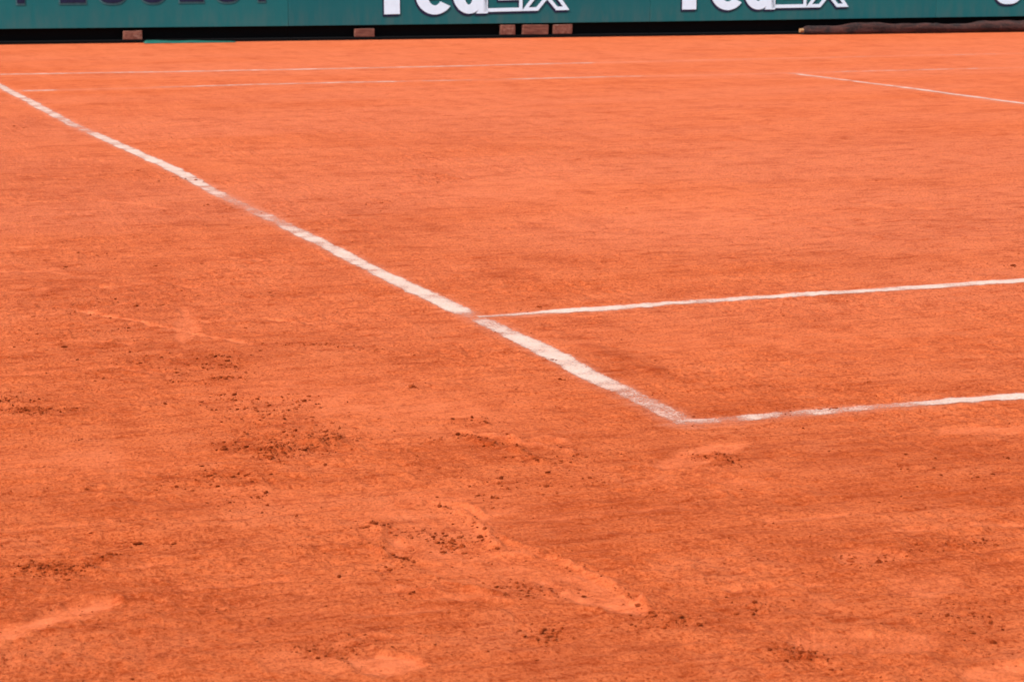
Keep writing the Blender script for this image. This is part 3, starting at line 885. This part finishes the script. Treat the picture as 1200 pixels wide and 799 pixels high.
# green plastic sheet lying folded at the foot of the wall
off = BOARD_OFF + .075
u_a, _ = wall_uv(168, 50, off); u_b, _ = wall_uv(275, 48, off)
n, K = 60, 9
V = []
for i in range(n + 1):
    s = i / n; u = u_a + (u_b - u_a) * s
    hgt = (0.020 * (1 - s) ** 0.6 * (0.9 + .12 * math.sin(i * .23)) + .004) * min(1, i / 3 + .3)
    for j in range(K):
        a = j / (K - 1) * math.pi
        q = W3(u, max(math.sin(a), 0) * hgt + .003, off + math.cos(a) * .05 + .006 * math.sin(i * .4 + j))
        V.append(q[:])
ix = np.arange((n + 1) * K).reshape(n + 1, K)
F = np.stack([ix[:-1, :-1].ravel(), ix[1:, :-1].ravel(), ix[1:, 1:].ravel(), ix[:-1, 1:].ravel()], 1)
k = N('green_plastic'); k.base(C(.010, .10, .075)); k.set(Roughness=.4)
k.l.new(k.bump(k.noise(k.pos(), 20, 3), .4, .01), k.b.inputs['Normal'])
tag(link('plastic_sheet', mesh_np('plastic_sheet', np.array(V), F), k.m), 'bright green plastic sheet folded flat on the clay beside the streaked block', 'sheet')

# rolled brown cover lying in front of the right boards
off = BOARD_OFF + .075
u_a, v_a = wall_uv(941, 36, off); u_b = edges[5] - .3
n, K = 150, 20
V = []
for i in range(n + 1):
    s = i / n; u = u_a + (u_b - u_a) * s
    R = .047 + .006 * math.sin(u * 4.1) + .004 * math.sin(u * 9.7 + 1) + .002 * math.sin(u * 23)
    if u > wall_uv(1095, 30, off)[0]: R += .006
    R *= min(1, .72 + i / 6)
    oy = .012 * math.sin(u * 1.7) + .005 * math.sin(u * 6)
    for j in range(K):
        a = 2 * math.pi * j / K
        rj = R * (1 + .07 * math.sin(3 * a + u * 2.2) + .04 * math.sin(7 * a + u * 3.1) + .02 * math.sin(11 * a - u * 17))
        q = W3(u, R * .93 + rj * math.sin(a), off + oy + rj * math.cos(a) * 1.05)
        V.append((q.x, q.y, max(q.z, -.002)))
ix = np.arange((n + 1) * K).reshape(n + 1, K); jx = np.roll(ix, -1, axis=1)
F = np.stack([ix[:-1].ravel(), ix[1:].ravel(), jx[1:].ravel(), jx[:-1].ravel()], 1)
roll = D.objects.new('rolled_cover', None); col.objects.link(roll); roll.location = W3(u_a, 0, off)
tag(roll, 'long dirty brown rolled-up cover lying along the foot of the right boards', 'rolled cover')
k = N('brown_canvas'); p = k.pos()
n1 = k.noise(k.mapping(p, (1, 1, 3)), 7, 5, .6, .6); n2 = k.noise(p, 40, 4, .6)
cb = k.mix(k.ramp(n1, .35, .65), C(.008, .002, .0015), C(.050, .012, .007))
cb = k.mix(k.ramp(n2, .55, .75, 0, .5), cb, C(.15, .055, .035))
k.base(cb); k.set(Roughness=.95); k.l.new(k.bump(k.math('ADD', n1, n2), .6, .02), k.b.inputs['Normal'])
M_CANVAS = k.m
Vw = np.array(V) - np.array(roll.location)[None]
link('rolled_fabric', mesh_np('rolled_fabric', Vw, F), M_CANVAS, roll)
# wooden core and end cap of the roll
bm = bmesh.new()
bmesh.ops.create_cone(bm, cap_ends=True, segments=20, radius1=.018, radius2=.018, depth=.09)
for v in bm.verts:
    z = v.co.z; v.co = Vector((UW[0] * (z + .012) - NW[0] * v.co.x, UW[1] * (z + .012) - NW[1] * v.co.x, .040 + v.co.y))
me = D.meshes.new('core_end'); bm.to_mesh(me); bm.free()
link('core_end', me, flat_mat('pale_wood', (.36, .20, .09), .8), roll)
# small clod of clay in front of the roll
# ------------------------------------------------------------------ light
SUN_EL, SUN_AZ = math.radians(52), math.radians(-112)      # azimuth from +Y (away from the camera) towards +X
sd = Vector((math.sin(SUN_AZ) * math.cos(SUN_EL), math.cos(SUN_AZ) * math.cos(SUN_EL), math.sin(SUN_EL)))
ld = D.lights.new('sun', 'SUN'); ld.energy = 3.6; ld.angle = math.radians(0.6); ld.color = (1.0, .955, .90)
lo = D.objects.new('sun', ld); col.objects.link(lo)
lo.rotation_euler = sd.to_track_quat('Z', 'Y').to_euler()
w = D.worlds.new('World'); scene.world = w; w.use_nodes = True
bg = w.node_tree.nodes['Background']
sky = w.node_tree.nodes.new('ShaderNodeTexSky'); sky.sky_type = 'NISHITA'; sky.sun_disc = False
sky.sun_elevation = SUN_EL; sky.sun_rotation = SUN_AZ
sky.dust_density = 2.0; sky.air_density = 1.0
w.node_tree.links.new(sky.outputs[0], bg.inputs[0]); bg.inputs[1].default_value = 0.13
scene.view_settings.view_transform = 'Standard'; scene.view_settings.look = 'None'
scene.view_settings.gamma = 1; scene.view_settings.exposure = 0.68
scene.render.engine = 'CYCLES'
print('verts', NX, NY, NX * NY, 'crumbs', nC)
